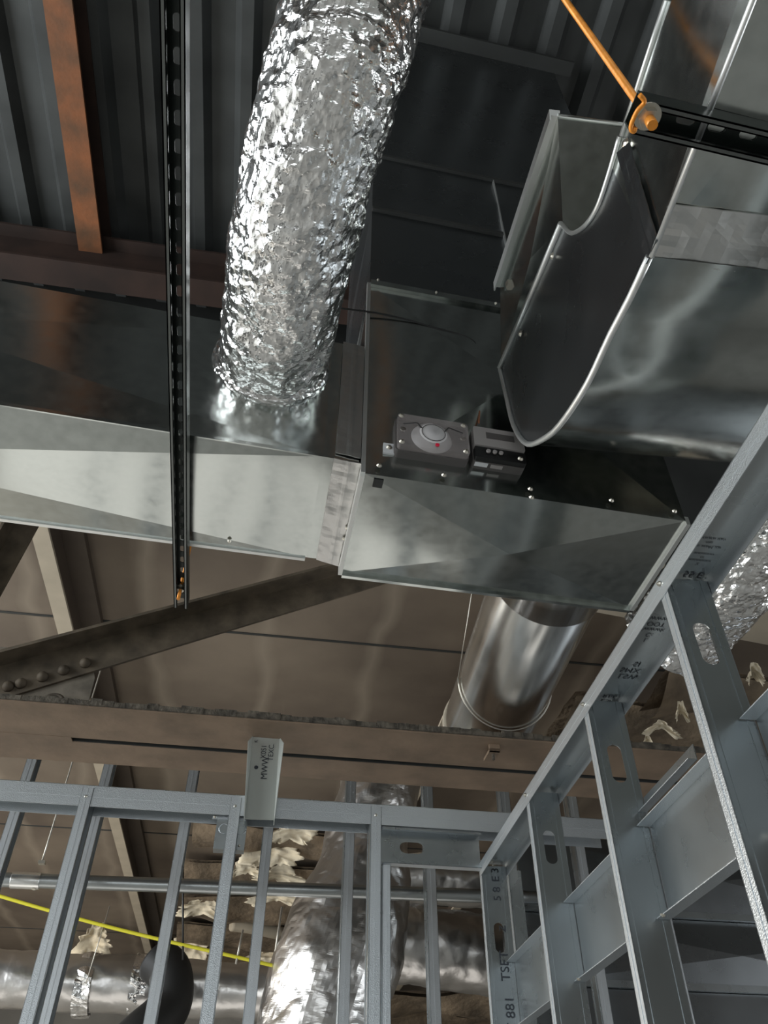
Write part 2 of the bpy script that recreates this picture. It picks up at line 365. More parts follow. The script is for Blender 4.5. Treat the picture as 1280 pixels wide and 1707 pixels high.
# ================================================================ DUCTS
def cross_panel(q, a, b, c, d, bulge, mi=0, ctr=None):
    m = ctr if ctr is not None else (a + b + c + d) / 4
    n = (c - a).cross(d - b).normalized(); m = m + n * bulge
    for s, t in ((a, b), (b, c), (c, d), (d, a)): q.face([s, t, m], mi)
def rect_duct(q, nb, fb, ft, nt, bulge=.008):      # nb=(left,right) near-bottom etc.
    L = [nb[0], fb[0], ft[0], nt[0]]; R = [nb[1], fb[1], ft[1], nt[1]]
    cen = sum((x for x in L + R), V()) / 8
    def pan(a, b, c, d):
        n = (c - a).cross(d - b)
        if n.dot((a + b + c + d) / 4 - cen) < 0: a, b, c, d = d, c, b, a
        cross_panel(q, a, b, c, d, bulge)
    for i in range(4):
        j = (i + 1) % 4; pan(L[i], R[i], R[j], L[j])
    pan(*L); pan(*R)
# --- main duct on the left
h = 1.5
nl, nr = Hh(0, 675, h), Hh(600, 771, h); fl, fr = Hh(0, 862, h), Hh(572, 937, h)
dn = (nr - nl); df = (fr - fl)
nl2 = nl - dn * 2.1; fl2 = fl - df * 2.25
T = ZZ * .515
md = thing('rectangular_duct', (nl + nr) / 2, 'long galvanised rectangular duct at left, carrying the foil flex branch', 'duct')
def cuts(t0, t1, bg=.024):
    a = nl2.lerp(nr, t0); b = nl2.lerp(nr, t1); c = fl2.lerp(fr, t0); d = fl2.lerp(fr, t1)
    q = MB(); rect_duct(q, (a, b), (c, d), (c + T, d + T), (a + T, b + T), bg); return q
cuts(0, .098).build('duct_section', M['galv'], md)
cuts(.1, .965).build('duct_section', M['galv'], md)
cuts(.965, .999, .0003).build('duct_section', M['galv'], md)
# --- side riser box with the detector
hb = 1.47
N1, N2, F1, F2 = Hh(608, 789, hb), Hh(1143, 869, hb), Hh(570, 954, hb), Hh(1049, 1013, hb)
def up_at(P, px, py):                          # point above P whose image row fits (height only)
    d = ray(px, py); k = math.hypot(P.x, P.y) / math.hypot(d.x, d.y); return V((P.x, P.y, CAMH + d.z * k))
T1 = up_at(N1, 610, 475); hh = T1.z - N1.z
box = thing('duct_plenum_box', (N1 + N2) / 2, 'galvanised plenum box in the middle carrying the smoke detector', 'duct')
q = MB(); t = ZZ * hh; rect_duct(q, (N1, N2), (F1, F2), (F1 + t, F2 + t), (N1 + t, N2 + t), .026); q.build('duct_section', M['galv'], box)
bu = (N2 - N1).normalized(); bn = V((bu.y, -bu.x, 0))   # bn points to the camera
# slip joint on top of the box, and left standing flange
q = MB(); q.box(N1 + t + bn * .001 - ZZ * .012, N2 - N1, bn * .012, ZZ * .03); q.build('slip_joint', M['galv'], box)
q = MB(); q.box(N1 + bn * .0 - bu * .012 - ZZ * .006, bu * .012, bn * .01, ZZ * (hh + .006)); q.box(N1 - bu * .012 - ZZ * .012, bu * .012, F1 - N1, ZZ * .03); q.build('end_flange', M['galv_edge'], box)
q = MB(); q.box(N2 - ZZ * .012, bu * .012, F2 - N2, ZZ * .03); q.build('end_flange', M['galv_edge'], box)
q = MB(); q.box(F1 - ZZ * .012, F2 - F1, (F1 - N1).normalized() * .012, ZZ * .02); q.build('hem_edge', M['galv'], box)
BX = N1 + bn * .012
for (x, y) in [(632, 776), (740, 792), (884, 815), (1019, 834)]:
    screw(Pl(x, y, BX, math.degrees(math.atan2(bu.y, bu.x))), bn, box)
for (x, y) in [(630, 467), (727, 488), (826, 506)]:
    screw(Pl(x, y, BX, math.degrees(math.atan2(bu.y, bu.x))), bn, box, .004)
for (x, y) in [(1124, 852), (886, 829)]:
    screw(Pl(x, y, BX, math.degrees(math.atan2(bu.y, bu.x))), bn, box)
c = Hh(630, 806, hb - .004); q = MB(); q.cbox(c, bu * .026, (F1 - N1).normalized() * .03, ZZ * .002); q.build('black_patch', M['dark'], box)
# --- tall dark plenum above it
deg = math.degrees(math.atan2(bu.y, bu.x))
PB = N1 - bn * .012
TL = N1 + t + ZZ * .02 - bn * .012; R0 = Pl(955, 200, PB, deg); R1 = Pl(915, 105, PB, deg); top = RZ - .17
TR = V((R0.x, R0.y, TL.z)); TR = TL + bu * ((R0 - TL).dot(bu))
tall = thing('tall_riser_duct', (TL + TR) / 2, 'tall dark galvanised riser duct rising from the plenum box to the deck', 'duct')
dd = -bn * .62; z1 = TL.z + (top - TL.z) * .20; z2 = TL.z + (top - TL.z) * .38; prev = TL.z
for zt in (z1, z2, top):
    lo = ZZ * (prev - TL.z); hi = ZZ * (zt - TL.z - .004)
    q = MB(); rect_duct(q, (TL + lo, TR + lo), (TL + dd + lo, TR + dd + lo), (TL + dd + hi, TR + dd + hi), (TL + hi, TR + hi), .012)
    q.build('duct_section', M['galv_dark'], tall); prev = zt
for zt in (z1, z2):
    q = MB(); q.box(V((TL.x, TL.y, zt - .015)), TR - TL, bn * .014, ZZ * .02); q.build('slip_joint', M['dark'], tall)
q = MB(); q.box(V((TL.x, TL.y, top - .02)) - bu * .1, TR - TL + bu * .2, bn * .08, ZZ * .03); q.build('top_flange', M['dark'], tall)
a = Pl(820, 306, PB, deg); b = Pl(857, 484, PB, deg); q = MB(); e = V((a.x, a.y, 0)) - V((b.x, b.y, 0))
q.box(V((a.x, a.y, TL.z)) + bn * .002, bu * .004, bn * .016, ZZ * (a.z - TL.z)); q.build('standing_seam', M['galv_edge'], tall)
# --- foil tape on the joint between main duct and box
tp = MB(); e = (F1 - N1).normalized()
a, b, c, d = Hh(557, 763, 1.497), Hh(603, 772, 1.497), Hh(569, 944, 1.497), Hh(527, 932, 1.497)
def wavy(q, a, b, c, d, n, m, amp, th):
    nr_ = (b - a).cross(d - a).normalized(); g = []
    if nr_.dot(O - a) < 0: nr_ = -nr_
    for i in range(n + 1):
        row = []
        for j in range(m + 1):
            p = a.lerp(b, i / n).lerp(d.lerp(c, i / n), j / m)
            row.append(p + nr_ * (th + amp * (noise.noise(p * 35) + .6 * math.exp(-((i / n - .55) / .08) ** 2))))
        g.append(row)
    for i in range(n):
        for j in range(m): q.face([g[i][j], g[i + 1][j], g[i + 1][j + 1], g[i][j + 1]])
    for i in range(n):
        q.face([g[i][0], g[i + 1][0], g[i + 1][0] - nr_ * th, g[i][0] - nr_ * th]); q.face([g[i][m], g[i + 1][m], g[i + 1][m] - nr_ * th, g[i][m] - nr_ * th])
    for j in range(m):
        q.face([g[0][j], g[0][j + 1], g[0][j + 1] - nr_ * th, g[0][j] - nr_ * th]); q.face([g[n][j], g[n][j + 1], g[n][j + 1] - nr_ * th, g[n][j] - nr_ * th])
wavy(tp, a, b, c, d, 14, 30, .0018, .003)
tp.build('joint_tape', M['tape'], md)
mn = V((dn.y, -dn.x, 0)).normalized(); mdeg = math.degrees(math.atan2(dn.y, dn.x))
a, b = Pl(560, 755, nr + mn * .004, mdeg), Pl(601, 765, nr + mn * .004, mdeg); tp = MB(); wavy(tp, a, b, b + ZZ * .50, a + ZZ * .50, 10, 30, .0018, .003)
tp.build('joint_tape', M['tape'], md)
for (x, y) in [(579, 880), (574, 898), (572, 927)]: screw(Hh(x, y, 1.49), -ZZ, md, .005)
for (x, y) in [(382, 902)]: screw(Hh(x, y, 1.49), -ZZ, md, .005)
q = MB(); q.box(nl2 + mn * .0 - ZZ * .004, (nr - nl2) * .964, mn * .004, ZZ * .012); q.build('hem_edge', M['galv'], md)
q = MB(); q.box(fl2 - ZZ * .006, (fr - fl2) * .964, -mn * .012, ZZ * .016); q.build('hem_edge', M['galv_edge'], md)

# --- right duct and its elbow
RA = -6.5; ra = math.radians(RA)
rv = V((-math.sin(-ra), math.cos(ra), 0)); rv = V((math.sin(ra), math.cos(ra), 0)); ru = V((rv.y, -rv.x, 0))
RS_ = .80
RP = Hh(1255, 0, 1.5 * RS_)
def S(px, py, off=0):             # point on the left cheek plane of the right duct
    P = RP - ru * off; d = ray(px, py); k = ru.dot(P - O) / ru.dot(d); return O + d * k
WD = 1.0
rd = thing('rectangular_duct', S(1160, 240), 'large galvanised duct at upper right that comes overhead and turns up in an elbow', 'duct')
bot = [S(1086, 428), S(1255, 0)]; topp = [S(1036, 228), S(1110, 0)]
hb_, ht_ = 1.5 * RS_ + CAMH, (topp[0].z + topp[1].z) / 2
y0 = bot[0] + ru * 0
def sec(p, z): return V((p.x, p.y, z))
st = bot[0]; en = st - rv * 3.0
q = MB(); k1 = st - rv * .035
rect_duct(q, (sec(st, hb_), sec(en, hb_)), (sec(st, hb_) + ru * WD, sec(en, hb_) + ru * WD), (sec(st, ht_) + ru * WD, sec(en, ht_) + ru * WD), (sec(st, ht_), sec(en, ht_)), .012)
q.build('duct_section', M['galv'], rd)
heel = [(1086, 428), (1052, 500), (1020, 560), (982, 640), (940, 704), (912, 730), (880, 740), (858, 708), (846, 660), (835, 613)]
throat = [(1036, 228), (1018, 290), (1000, 342), (982, 372), (965, 386), (952, 388), (938, 373)]
def resamp(pts, n):
    sp = spline(pts, 12); L = [0]
    for i in range(1, len(sp)): L.append(L[-1] + (sp[i] - sp[i - 1]).length)
    out = []; j = 0
    for k in range(n + 1):
        t = L[-1] * k / n
        while j < len(L) - 2 and L[j + 1] < t: j += 1
        out.append(sp[j].lerp(sp[j + 1], max(0, min(1, (t - L[j]) / max(1e-9, L[j + 1] - L[j])))))
    return out
NH = 28
H_ = resamp([S(*p) for p in heel], NH); T_ = resamp([S(*p) for p in throat], NH)
q = MB()
for i in range(NH):
    q.face([H_[i], H_[i + 1], H_[i + 1] + ru * WD, H_[i] + ru * WD], 0, True)
    q.face([T_[i + 1], T_[i], T_[i] + ru * WD, T_[i + 1] + ru * WD], 0, True)
import bmesh
def weld(o, d=1e-5):
    bm = bmesh.new(); bm.from_mesh(o.data); bmesh.ops.remove_doubles(bm, verts=bm.verts, dist=d); bmesh.ops.recalc_face_normals(bm, faces=bm.faces); bm.to_mesh(o.data); bm.free(); return o
weld(q.build('elbow_wrapper', M['galv'], rd))
for off in (0, WD):
    q = MB()
    for i in range(NH): q.face([H_[i] + ru * off, T_[i] + ru * off, T_[i + 1] + ru * off, H_[i + 1] + ru * off])
    weld(q.build('elbow_cheek', M['galv_dark'], rd))
# raised seams on the edges of the cheek
for nm, pth in (('heel_seam', H_), ('throat_seam', T_)):
    q = MB(); q.tube([p - ru * .004 for p in pth], .007 if nm == 'heel_seam' else .005, 8); q.build(nm, M['galv_edge'], rd)
q = MB(); q.tube([S(1086, 428, .003), S(1255, 0, .003), S(1255, 0, .003) - rv * 1.5], .005, 8); q.build('corner_seam', M['galv_edge'], rd)
q = MB(); q.tube([S(1036, 226, .003), S(1110, 0, .003)], .005, 8); q.build('corner_seam', M['galv_edge'], rd)
# tape bands at the elbow joint
q = MB(); n_ = ZZ * -1
a = sec(st, hb_) - rv * .09; b = sec(st, hb_) + rv * .01
wavy(q, a - ZZ * .001, b - ZZ * .001, b + ru * WD - ZZ * .001, a + ru * WD - ZZ * .001, 10, 60, .003, .004); q.build('joint_tape', M['tape'], rd)
q = MB(); a, b, c, d = S(1079, 440, .005), S(1097, 400, .005), S(1050, 238, .005), S(1030, 255, .005)
wavy(q, a, b, c, d, 8, 24, .0015, .003); q.build('joint_tape', M['galv_dark'], rd)
screw(S(1043, 240, .003), -ru, rd, .009)
# riser collar above the elbow
A_, B_ = S(938, 373), S(835, 613); Cc, Dd = S(950, 196, -.0), S(850, 481, -.0)
Ao, Bo = A_, B_; q = MB()
Cx, Dx = Cc - ru * .03, Dd - ru * .03
rect = [A_ , B_, Dx, Cx]; cross_panel(q, A_, B_, Dx, Cx, .01)
o2 = ru * WD
q.face([A_, Cx, Cx + o2, A_ + o2]); q.face([B_, B_ + o2, Dx + o2, Dx]); q.face([A_ + o2, Cx + o2, Dx + o2, B_ + o2]); q.face([Cx, Dx, Dx + o2, Cx + o2])
weld(q.build('riser_collar', M['galv'], rd))
q = MB(); dcd = (Dx - Cx); q.box(Cx - ru * .02, dcd, ru * .026, (Cx - A_).normalized() * .014); q.box(Cx - ru * .02, dcd, ru * .004, -(Cx - A_).normalized() * .012)
q.build('riser_flange', M['galv_edge'], rd)
q = MB(); q.tube([A_ - ru * .004, B_ - ru * .004], .008, 8); q.build('collar_seam', M['galv_edge'], rd)
q = MB(); q.tube([Cx, Cx + ru * .8], .006, 8); q.build('collar_seam', M['galv'], rd)
c = S(850, 478, .04); q = MB(); q.tube([c, c + ZZ * .02], .012, 6, sm=False); q.build('flange_bolt', M['nut'], rd)
for (x, y) in [(921, 427), (868, 556)]: screw(S(x, y, .004), -ru, rd, .007)

# --- foil flex duct
def crinkle(p, t, th):
    a = noise.noise(p * 12) * .009 + noise.noise(p * 36 + V((3, 1, 2))) * .0052 + noise.noise(p * 80) * .0022
    a += abs(noise.noise(V((p.x * 6, p.y * 6, p.z * 30)))) * -.011
    return a
cst = Pl(452, 606, nr + mn * .0, mdeg)
path = [cst - mn * 0.0, Ds(462, 555, 2.20), Ds(492, 380, 2.02), Ds(535, 200, 1.98), Ds(575, 70, 2.0), Ds(618, -80, 2.15), Ds(680, -330, 2.6)]
sp = spline(path, 60)
fx = thing('foil_flex_duct', cst, 'thick crinkled silver foil flex duct rising from the left duct', 'flexible duct')
def crad(t): return .150 + .004 * min(1, t * 6)
q = MB(); q.tube(sp, [crad(i / len(sp)) for i in range(len(sp))], 140, True, 0, False, crinkle); q.build('foil_jacket', M['foil'], fx)
q = MB(); ring = []
ax = (sp[3] - sp[0]).normalized(); a1 = ax.cross(ZZ).normalized(); a2 = ax.cross(a1)
for k in range(41):
    th = 2 * math.pi * k / 40; p = sp[0] + (a1 * math.cos(th) + a2 * math.sin(th)) * .158
    d = (nr + mn * .006 - p).dot(mn) / ax.dot(mn); ring.append(p + ax * d)
q.tube(ring, .012, 8, False, 0, False, lambda p, t, th: noise.noise(p * 50) * .006); q.build('end_tape', M['foil'], fx)

# --- bright round duct beyond the plenum box
ra0, ra1 = Hh(905, 985, 1.80), Hh(810, 1210, 1.80); ax = (ra1 - ra0).normalized()
ra0 = ra0 - ax * .42
rdn = thing('round_duct', ra0, 'shiny round steel duct running away below the plenum box', 'duct')
q = MB(); n = 40; q.tube([ra0.lerp(ra1, k / 20) for k in range(21)], .205, 64, False); q.tube([ra0.lerp(ra1, k / 2) for k in range(3)], .2, 64, False); weld(q.build('duct_pipe', M['galv_round'], rdn))
q = MB(); q.tube([ra0, ra0 + ax * .35, ra0 + ax * .355], [.212, .212, .206], 64, False); q.build('collar', M['galv_round'], rdn)
q = MB(); q.tube([ra1 - ax * .02, ra1 - ax * .01, ra1, ra1 + ax * .02], [.206, .214, .214, .2], 64, True); q.build('end_cap', M['cream'], rdn)
mid = ra0.lerp(ra1, .72); s1 = ax.cross(ZZ).normalized(); s2 = ax.cross(s1)
s2 = (s2 + ax * .25)
hw = thing('hanger_wire', mid, 'thin wire loop slung round the shiny round duct', 'wire')
lp = [mid + (s1 * math.cos(k * math.pi / 24) + s2 * (math.sin(k * math.pi / 24) * (1 if s2.z < 0 else -1))) * .212 for k in range(25)]
q = MB(); q.tube(lp, .0035, 6); q.build('loop', M['wire'], hw)
e = min(lp[0], lp[-1], key=lambda p: p.x); q = MB(); q.tube([e, Hh(787, 985, 1.95)], .002, 6); q.build('tail', M['wire'], hw)

# --- second foil duct behind the right stud wall
pth = spline([Ds(1400, 720, 2.7), Ds(1232, 925, 2.75), Ds(1160, 1015, 2.9), Ds(1098, 1085, 3.0)], 50)
q = MB(); q.tube(pth, .165, 110, True, 0, False, lambda p, t, th: noise.noise(p * 14) * .010 + noise.noise(p * 40) * .008 + noise.noise(p * 80) * .003 - (.12 * max(0, t - .93) / .07))
tag(q.build('foil_flex_duct', M['foil']), 'grey crinkled foil flex duct behind the sloping track at the right edge', 'flexible duct')

# ================================================================ STRUTS AND RODS
def strut(p0, p1, label, name='strut_channel', wd=.041, ht=.041, nuts=()):
    d = (p1 - p0).normalized(); L = (p1 - p0).length; s = d.cross(ZZ).normalized()
    r = thing(name, p0, label, 'strut channel')
    q = MB(); t = .0026; holes = []
    k = .02
    while k + .03 < L:
        c = k + .014; hl = []
        for a in range(16):
            th = 2 * math.pi * a / 16; hl.append((c + (.0075 if math.cos(th) > 0 else -.0075) + .0068 * math.cos(th), .0068 * math.sin(th)))
        holes.append(hl); k += .0508
    q.plate(p0 + ZZ * (ht - t), d, s, [(0, -wd / 2), (L, -wd / 2), (L, wd / 2), (0, wd / 2)], holes, ZZ * t); q.build('slotted_back', M['blacksteel'], r)
    for sg in (-1, 1):
        q = MB(); e = s * sg
        q.box(p0 + e * (wd / 2 - t), d * L, e * t, ZZ * ht); q.build('side_wall', M['blacksteel'], r)
        q = MB(); q.box(p0 + e * (wd / 2 - .0095), d * L, e * .0095, ZZ * .002); q.box(p0 + e * (wd / 2 - .0095), d * L, e * .002, ZZ * .008); q.build('lip', M['strutedge'], r)
    return r
sA = Hh(301, 1014, 1.42); sB = Hh(287, 0, 1.42); sB = sB - (sA - sB).normalized() * .5
st1 = strut(sB, sA, 'dark slotted strut channel passing under the left duct towards the camera')
def nutset(c, parent=None):
    q = MB(); q.tube([c - ZZ * .018, c - ZZ * .008], .011, 6, sm=False); q.tube([c - ZZ * .008, c - ZZ * .005], .016, 16)
    return q
c = Hh(299, 990, 1.42) + ZZ * .03
rod = thing('threaded_rod', c, 'orange threaded rod at the end of the strut under the left duct', 'hanger rod', 'orange trapeze rods')
q = MB(); q.tube([c - ZZ * .05, V((c.x, c.y, RZ - .1))], .0055, 8); q.build('rod', M['orange'], rod)
q = nutset(c - ZZ * .0); q.build('hex_nut', M['nut'], rod)
HS = 1.5 * RS_ - .043
sC = Hh(1062, 196, HS); sD = Hh(1290, 250, HS); sD = sC + (sD - sC) * 3.2
st2 = strut(sC, sD, 'black slotted strut channel crossing under the upper right duct', wd=.045)
c = Hh(1078, 192, HS)
rod = thing('threaded_rod', c, 'orange threaded rod holding the strut under the right duct', 'hanger rod', 'orange trapeze rods')
tp_ = Ds(935, 0, 1); d = ray(935, -10); e = c - ru * .03
# top of the rod: where the sight line comes nearest to plumb above the strut end
best = min((abs((O + d * (k * .02)).x - c.x) + abs((O + d * (k * .02)).y - c.y), k) for k in range(75, 200))[1]
tpz = O + d * (best * .02); dirr = (tpz - c).normalized()
rl = (RZ - .1 - c.z) / dirr.z
c0 = Hh(1068, 178, HS + .05)
q = MB(); q.tube([c0 - dirr * .04, c0 + dirr * rl * .97], .006, 10); q.build('rod', M['orange'], rod)
q = MB(); cc = c - ZZ * .006; q.tube([cc - ZZ * .012, cc], .0145, 6, sm=False); q.tube([cc, cc + ZZ * .004], .019, 20); q.build('hex_nut', M['nut'], rod)
q = MB(); q.tube([cc - ZZ * .03, cc - ZZ * .012], .0075, 10); q.build('rod_end', M['orange'], rod)
q = MB(); hk = [Hh(x_, y_, HS - .005) for x_, y_ in ((1066, 158), (1074, 170), (1062, 185), (1053, 205), (1052, 216), (1057, 219), (1059, 212))]
q.tube(spline(hk, 5), .0034, 8); q.build('hook_wire', M['orange'], rod)

# ================================================================ SMOKE DETECTOR
ddeg = deg; fo = .052
DP = N1 + bn * fo
def dp(px, py, o=0): return Pl(px, py, DP + bn * o, ddeg)
tl = dp(661, 686); tr = dp(872, 726); w_ = (tr - tl).dot(bu); hh_ = .135
det = thing('smoke_detector', tl - ZZ * hh_, 'duct smoke detector with clear cover and white round sensor head', 'smoke detector')
def db(a0, a1, b0, b1, c0, c1):   # a along bu from tl (fraction metres), b downwards, c out from DP plane
    q = MB(); q.box(tl + bu * a0 - ZZ * b1 + bn * c0, bu * (a1 - a0), ZZ * (b1 - b0), bn * (c1 - c0)); return q
wl = w_ * .56
def rbox(a0, a1, b0, b1, c0, c1, r=.012, mi=0):
    q = MB(); pts = []
    for (cx, cy, s) in ((a1 - r, -b0 - r, 0), (a0 + r, -b0 - r, 1), (a0 + r, -b1 + r, 2), (a1 - r, -b1 + r, 3)):
        for k in range(5):
            th = (s + k / 4) * math.pi / 2; pts.append(tl + bu * (cx + r * math.cos(th)) + ZZ * (cy + r * math.sin(th)) + bn * c0)
    q.prism(pts, bn * (c1 - c0)); return q
rbox(0, wl, 0, hh_, -fo + .002, -.02).build('sensor_housing', M['plastic'], det)
rbox(wl + .012, w_, .006, hh_ - .004, -fo + .002, -.02).build('power_housing', M['plastic'], det)
rbox(.004, wl - .002, .004, hh_ - .004, -.02, .0, .01).build('clear_cover', M['clear'], det)
rbox(wl + .014, w_ - .002, .008, hh_ * .62, -.02, .0, .006).build('power_cover', M['greylabel'], det)
rbox(wl + .014, w_ - .002, hh_ * .64, hh_ - .006, -.02, -.004, .005).build('terminal_board', M['circuit'], det)
db(wl + .05, w_ - .03, .028, .052, .0, .0015).build('rating_label', M['plastic'], det)
for k in (0, 1, 2):
    c = tl + bu * (wl + .05 + .018 * k) - ZZ * (hh_ * .8); q = MB(); q.tube([c, c + bn * .006], .006, 12); q.build('terminal_screw', M['greylabel'], det)
c = tl + bu * (wl * .5) - ZZ * (hh_ * .50) - bn * .018
q = MB(); q.tube([c - bn * .02, c - bn * .004, c + bn * .010, c + bn * .020, c + bn * .024], [.062, .060, .050, .036, .0], 40); hd = q.build('sensor_head', M['white'], det)
q = MB(); rg = [c + bn * .021 + (bu * math.cos(k * math.pi / 15) + ZZ * math.sin(k * math.pi / 15)) * .033 for k in range(31)]; q.tube(rg, .0012, 6); q.build('sensor_ring', M['plastic'], hd)
q = MB(); cr = tl + bu * (wl * .54) - ZZ * (hh_ * .86) + bn * .002; q.tube([cr, cr + bn * .003], .006, 12); q.build('indicator_lamp', M['red'], det)
for sg in (-1, 1):
    e0 = c + bu * sg * .085 + bn * .012; q = MB()
    q.tube([e0, e0 + bn * .006], .008, 10); q.build('test_port', M['nut'], det)
    q = MB(); q.tube([c + bu * sg * .085 + ZZ * .02 + bn * .016, c + bu * sg * .045 + ZZ * .034 + bn * .016, c + bu * sg * .03 + bn * .018 + ZZ * .01], .003, 6); q.build('clear_rib', M['circuit'], det)
for (a, b) in ((.014, .014), (wl - .014, .014), (.014, hh_ - .014), (wl - .014, hh_ - .014), (w_ - .02, hh_ - .02)):
    p = tl + bu * a - ZZ * b + bn * .0; screw(p, bn, det, .0065)
q = MB(); q.box(tl + bu * -.028 - ZZ * (hh_ - .006) - bn * (fo - .004), bu * .045, ZZ * .04, bn * .006); q.build('mounting_tab', M['label'], det)
screw(tl - bu * .012 - ZZ * (hh_ - .03) - bn * (fo - .01), bn, det, .007)
q = MB(); q.box(tl + bu * (wl + .02) - ZZ * (hh_ + -.0025) - bn * (.052), bu * .034, bn * .022, -ZZ * .0); 
def under(a0, a1, c0, c1, m, nm):
    q = MB(); q.box(tl + bu * a0 - ZZ * (hh_ - .004 + .0015) + bn * (c0 + .006), bu * (a1 - a0), bn * (c1 - c0), ZZ * .0015); q.build(nm, m, det)
under(wl + .018, wl + .055, -.042, -.028, M['label'], 'silver_label'); under(wl + .064, wl + .098, -.042, -.03, M['greylabel'], 'grey_label')
a = dp(798, 705, -.01); b = Pl(790, 622, BX, ddeg)
q = MB(); q.tube(spline([a, Pl(799, 680, BX, ddeg), Pl(794, 640, BX, ddeg), b], 6), .0025, 6)
tag(q.build('detector_wire', M['copper']), 'thin copper-brown wire hanging down to the smoke detector', 'wire')
q = MB(); q.tube(spline([Pl(560, 513, BX, deg), Pl(640, 524, BX, deg), Pl(720, 545, BX, deg), Pl(790, 570, BX, deg), Pl(790, 622, BX, deg)], 6), .003, 6)
tag(q.build('black_cable', M['blackwire']), 'thin black cable draped across the upper part of the plenum box', 'cable')

# ================================================================ METAL STUD WALLS
def keyhole(c, l, w2):
    hl = []
    for a in range(18):
        th = 2 * math.pi * a / 18; hl.append(((w2) * math.cos(th), c + (l - w2 if math.sin(th) > 0 else -(l - w2)) + w2 * math.sin(th)))
    return hl
def stud(p, top, a, b, Wd, D, label, group, name='metal_stud', holes=(), z0=0.0):
    """C stud: p = plan corner, a = unit along the web, b = unit towards the open side."""
    o = V((p.x, p.y, z0)); Ht = top - z0; t = .0022; q = MB()
    hl = [[(Wd * .5 + x, z - z0) for x, z in keyhole(h, .05, .019)] for h in holes]
    q.plate(o, a, ZZ, [(0, 0), (Wd, 0), (Wd, Ht), (0, Ht)], hl, b * t, 0)
    for k in (.16, .84): q.box(o + a * (Wd * k - .003) - b * .002, a * .006, b * .002, ZZ * Ht, 0)
    for (s, e) in ((0, 1), (Wd - t, -1)):
        q.box(o + a * s, b * D, a * t, ZZ * Ht, 1)
        q.box(o + a * s + b * (D * .42), b * (D * .12), a * (t * 1.0 if e < 0 else -t * .6), ZZ * Ht, 1)
        q.box(o + a * (s if e > 0 else Wd - .010) + b * (D - t), b * t, a * .010, ZZ * Ht, 0)
    ob = q.build(name, [M['stud'], M['knurl']]); 
    return tag(ob, label, 'wall stud', group)
def track(p0, p1, side, Wd, D, label, name='wall_track', down=True, stop=None):
    """U track; p0->p1 = bottom near edge line; side = unit across; web on top."""
    d = p1 - p0; t = .0022; sg = ZZ * (D if down else -D); q = MB()
    q.box(p0 + sg, d, side * Wd, ZZ * t, 0)
    q.box(p0, d, side * t, sg, 1); q.box(p0 + side * (Wd - t), d, side * t, sg, 1)
    q.box(p0 + sg * .45 - side * .001, d, side * .001, sg * .12, 1)
    ob = q.build(name, [M['stud'], M['knurl']]); return tag(ob, label, 'wall track')
# right wall: runs away from the camera
tA = Hh(799, 1440, 1.045); tB = Hh(1280, 674, 1.045); td = (tB - tA).normalized(); ts = V((-td.y, td.x, 0))
if ts.x < 0: ts = -ts
ZT = CAMH + 1.0; RWd = .103
tA.z = ZT; tB.z = ZT
trk = track(tA, tA + td * 3.6, ts, RWd, .045, 'sloping galvanised top track with black print, crossing the right side', 'wall_track')
root = trk
def onR(px, py, h=1.0):          # position along the right wall for an image point at the track bottom
    P = Hh(px, py, h); return tA + td * ((P - tA).dot(td))
RS = [(803, 1447), (879, 1337), (971, 1186), (1104, 984)]
holesR = [(833, 1563), (918, 1412), (1025, 1272), (1175, 1072)]
names = ['first stud of the right wall, printed web, at the inner corner', 'second stud of the right wall, dark knockout hole near its top',
         'third stud of the right wall, tall with oval hole under the track', 'largest nearest stud of the right wall, crumpled foil seen through its hole']
studsR = []
for i, (pt, hp) in enumerate(zip(RS, holesR)):
    P = onR(*pt); 
    if i == 0: P = tA + td * .012
    n = td; dd_ = ray(*hp); k = n.dot(P - O) / n.dot(dd_); hz = (O + dd_ * k).z
    s = stud(P + ts * .003, ZT + .035, ts, -td if True else td, RWd - .006, .036, names[i], 'studs of the right wall', holes=[hz, hz - .61, hz - 1.22][:3])
    studsR.append((s, P))
    screw(P - ts * .002 - td * .016 + ZZ * .03, -ts, s, .005)
    screw(P + ts * (RWd * .5) + ZZ * .0 - td * .0 + ZZ * .037, td, s, .004) if i == 0 else None
# back half of the corner post
s = stud(tA + ts * (RWd + .012) - td * .01, ZT + .03, ts, -td, .05, .03, 'narrow second stud standing against the printed corner stud', 'studs of the right wall')
# horizontal backing sheets between studs, on the far face of the wall
for i in range(len(RS)):
    Pa = studsR[i][1]; Pb = studsR[i + 1][1] if i + 1 < len(RS) else Pa + td * .55
    o = Pa + ts * (RWd - .004) + td * .004; o.z = CAMH + .505; L = (Pb - Pa) - td * .008
    q = MB(); q.box(o, L, ts * .0022, ZZ * .20, 0); q.box(o, L, -ts * .032, -ZZ * .002, 1); q.box(o + ZZ * .20, L, -ts * .032, ZZ * .002, 1)
    lab = ['sheet-metal backing between the corner stud and the second stud', 'sheet-metal backing between the second and third right-wall studs',
           'large sheet-metal backing between the third and nearest right-wall studs', 'sheet-metal backing right of the nearest stud at the frame edge'][i]
    ob = tag(q.build('backing_plate', [M['stud'], M['knurl']]), lab, 'backing plate', 'backing plates of the right wall')
    screw(o + td * .03 - ts * .03 - ZZ * .0, -ZZ, ob, .005)
    if i == 2:
        a = o + ts * .0 + ZZ * .235; q = MB(); q.box(a, L * .55, ts * .002, ZZ * .035, 0); q.box(a, L * .55, -ts * .02, ZZ * .002, 1); q.build('bent_lip', [M['stud'], M['knurl']], ob)
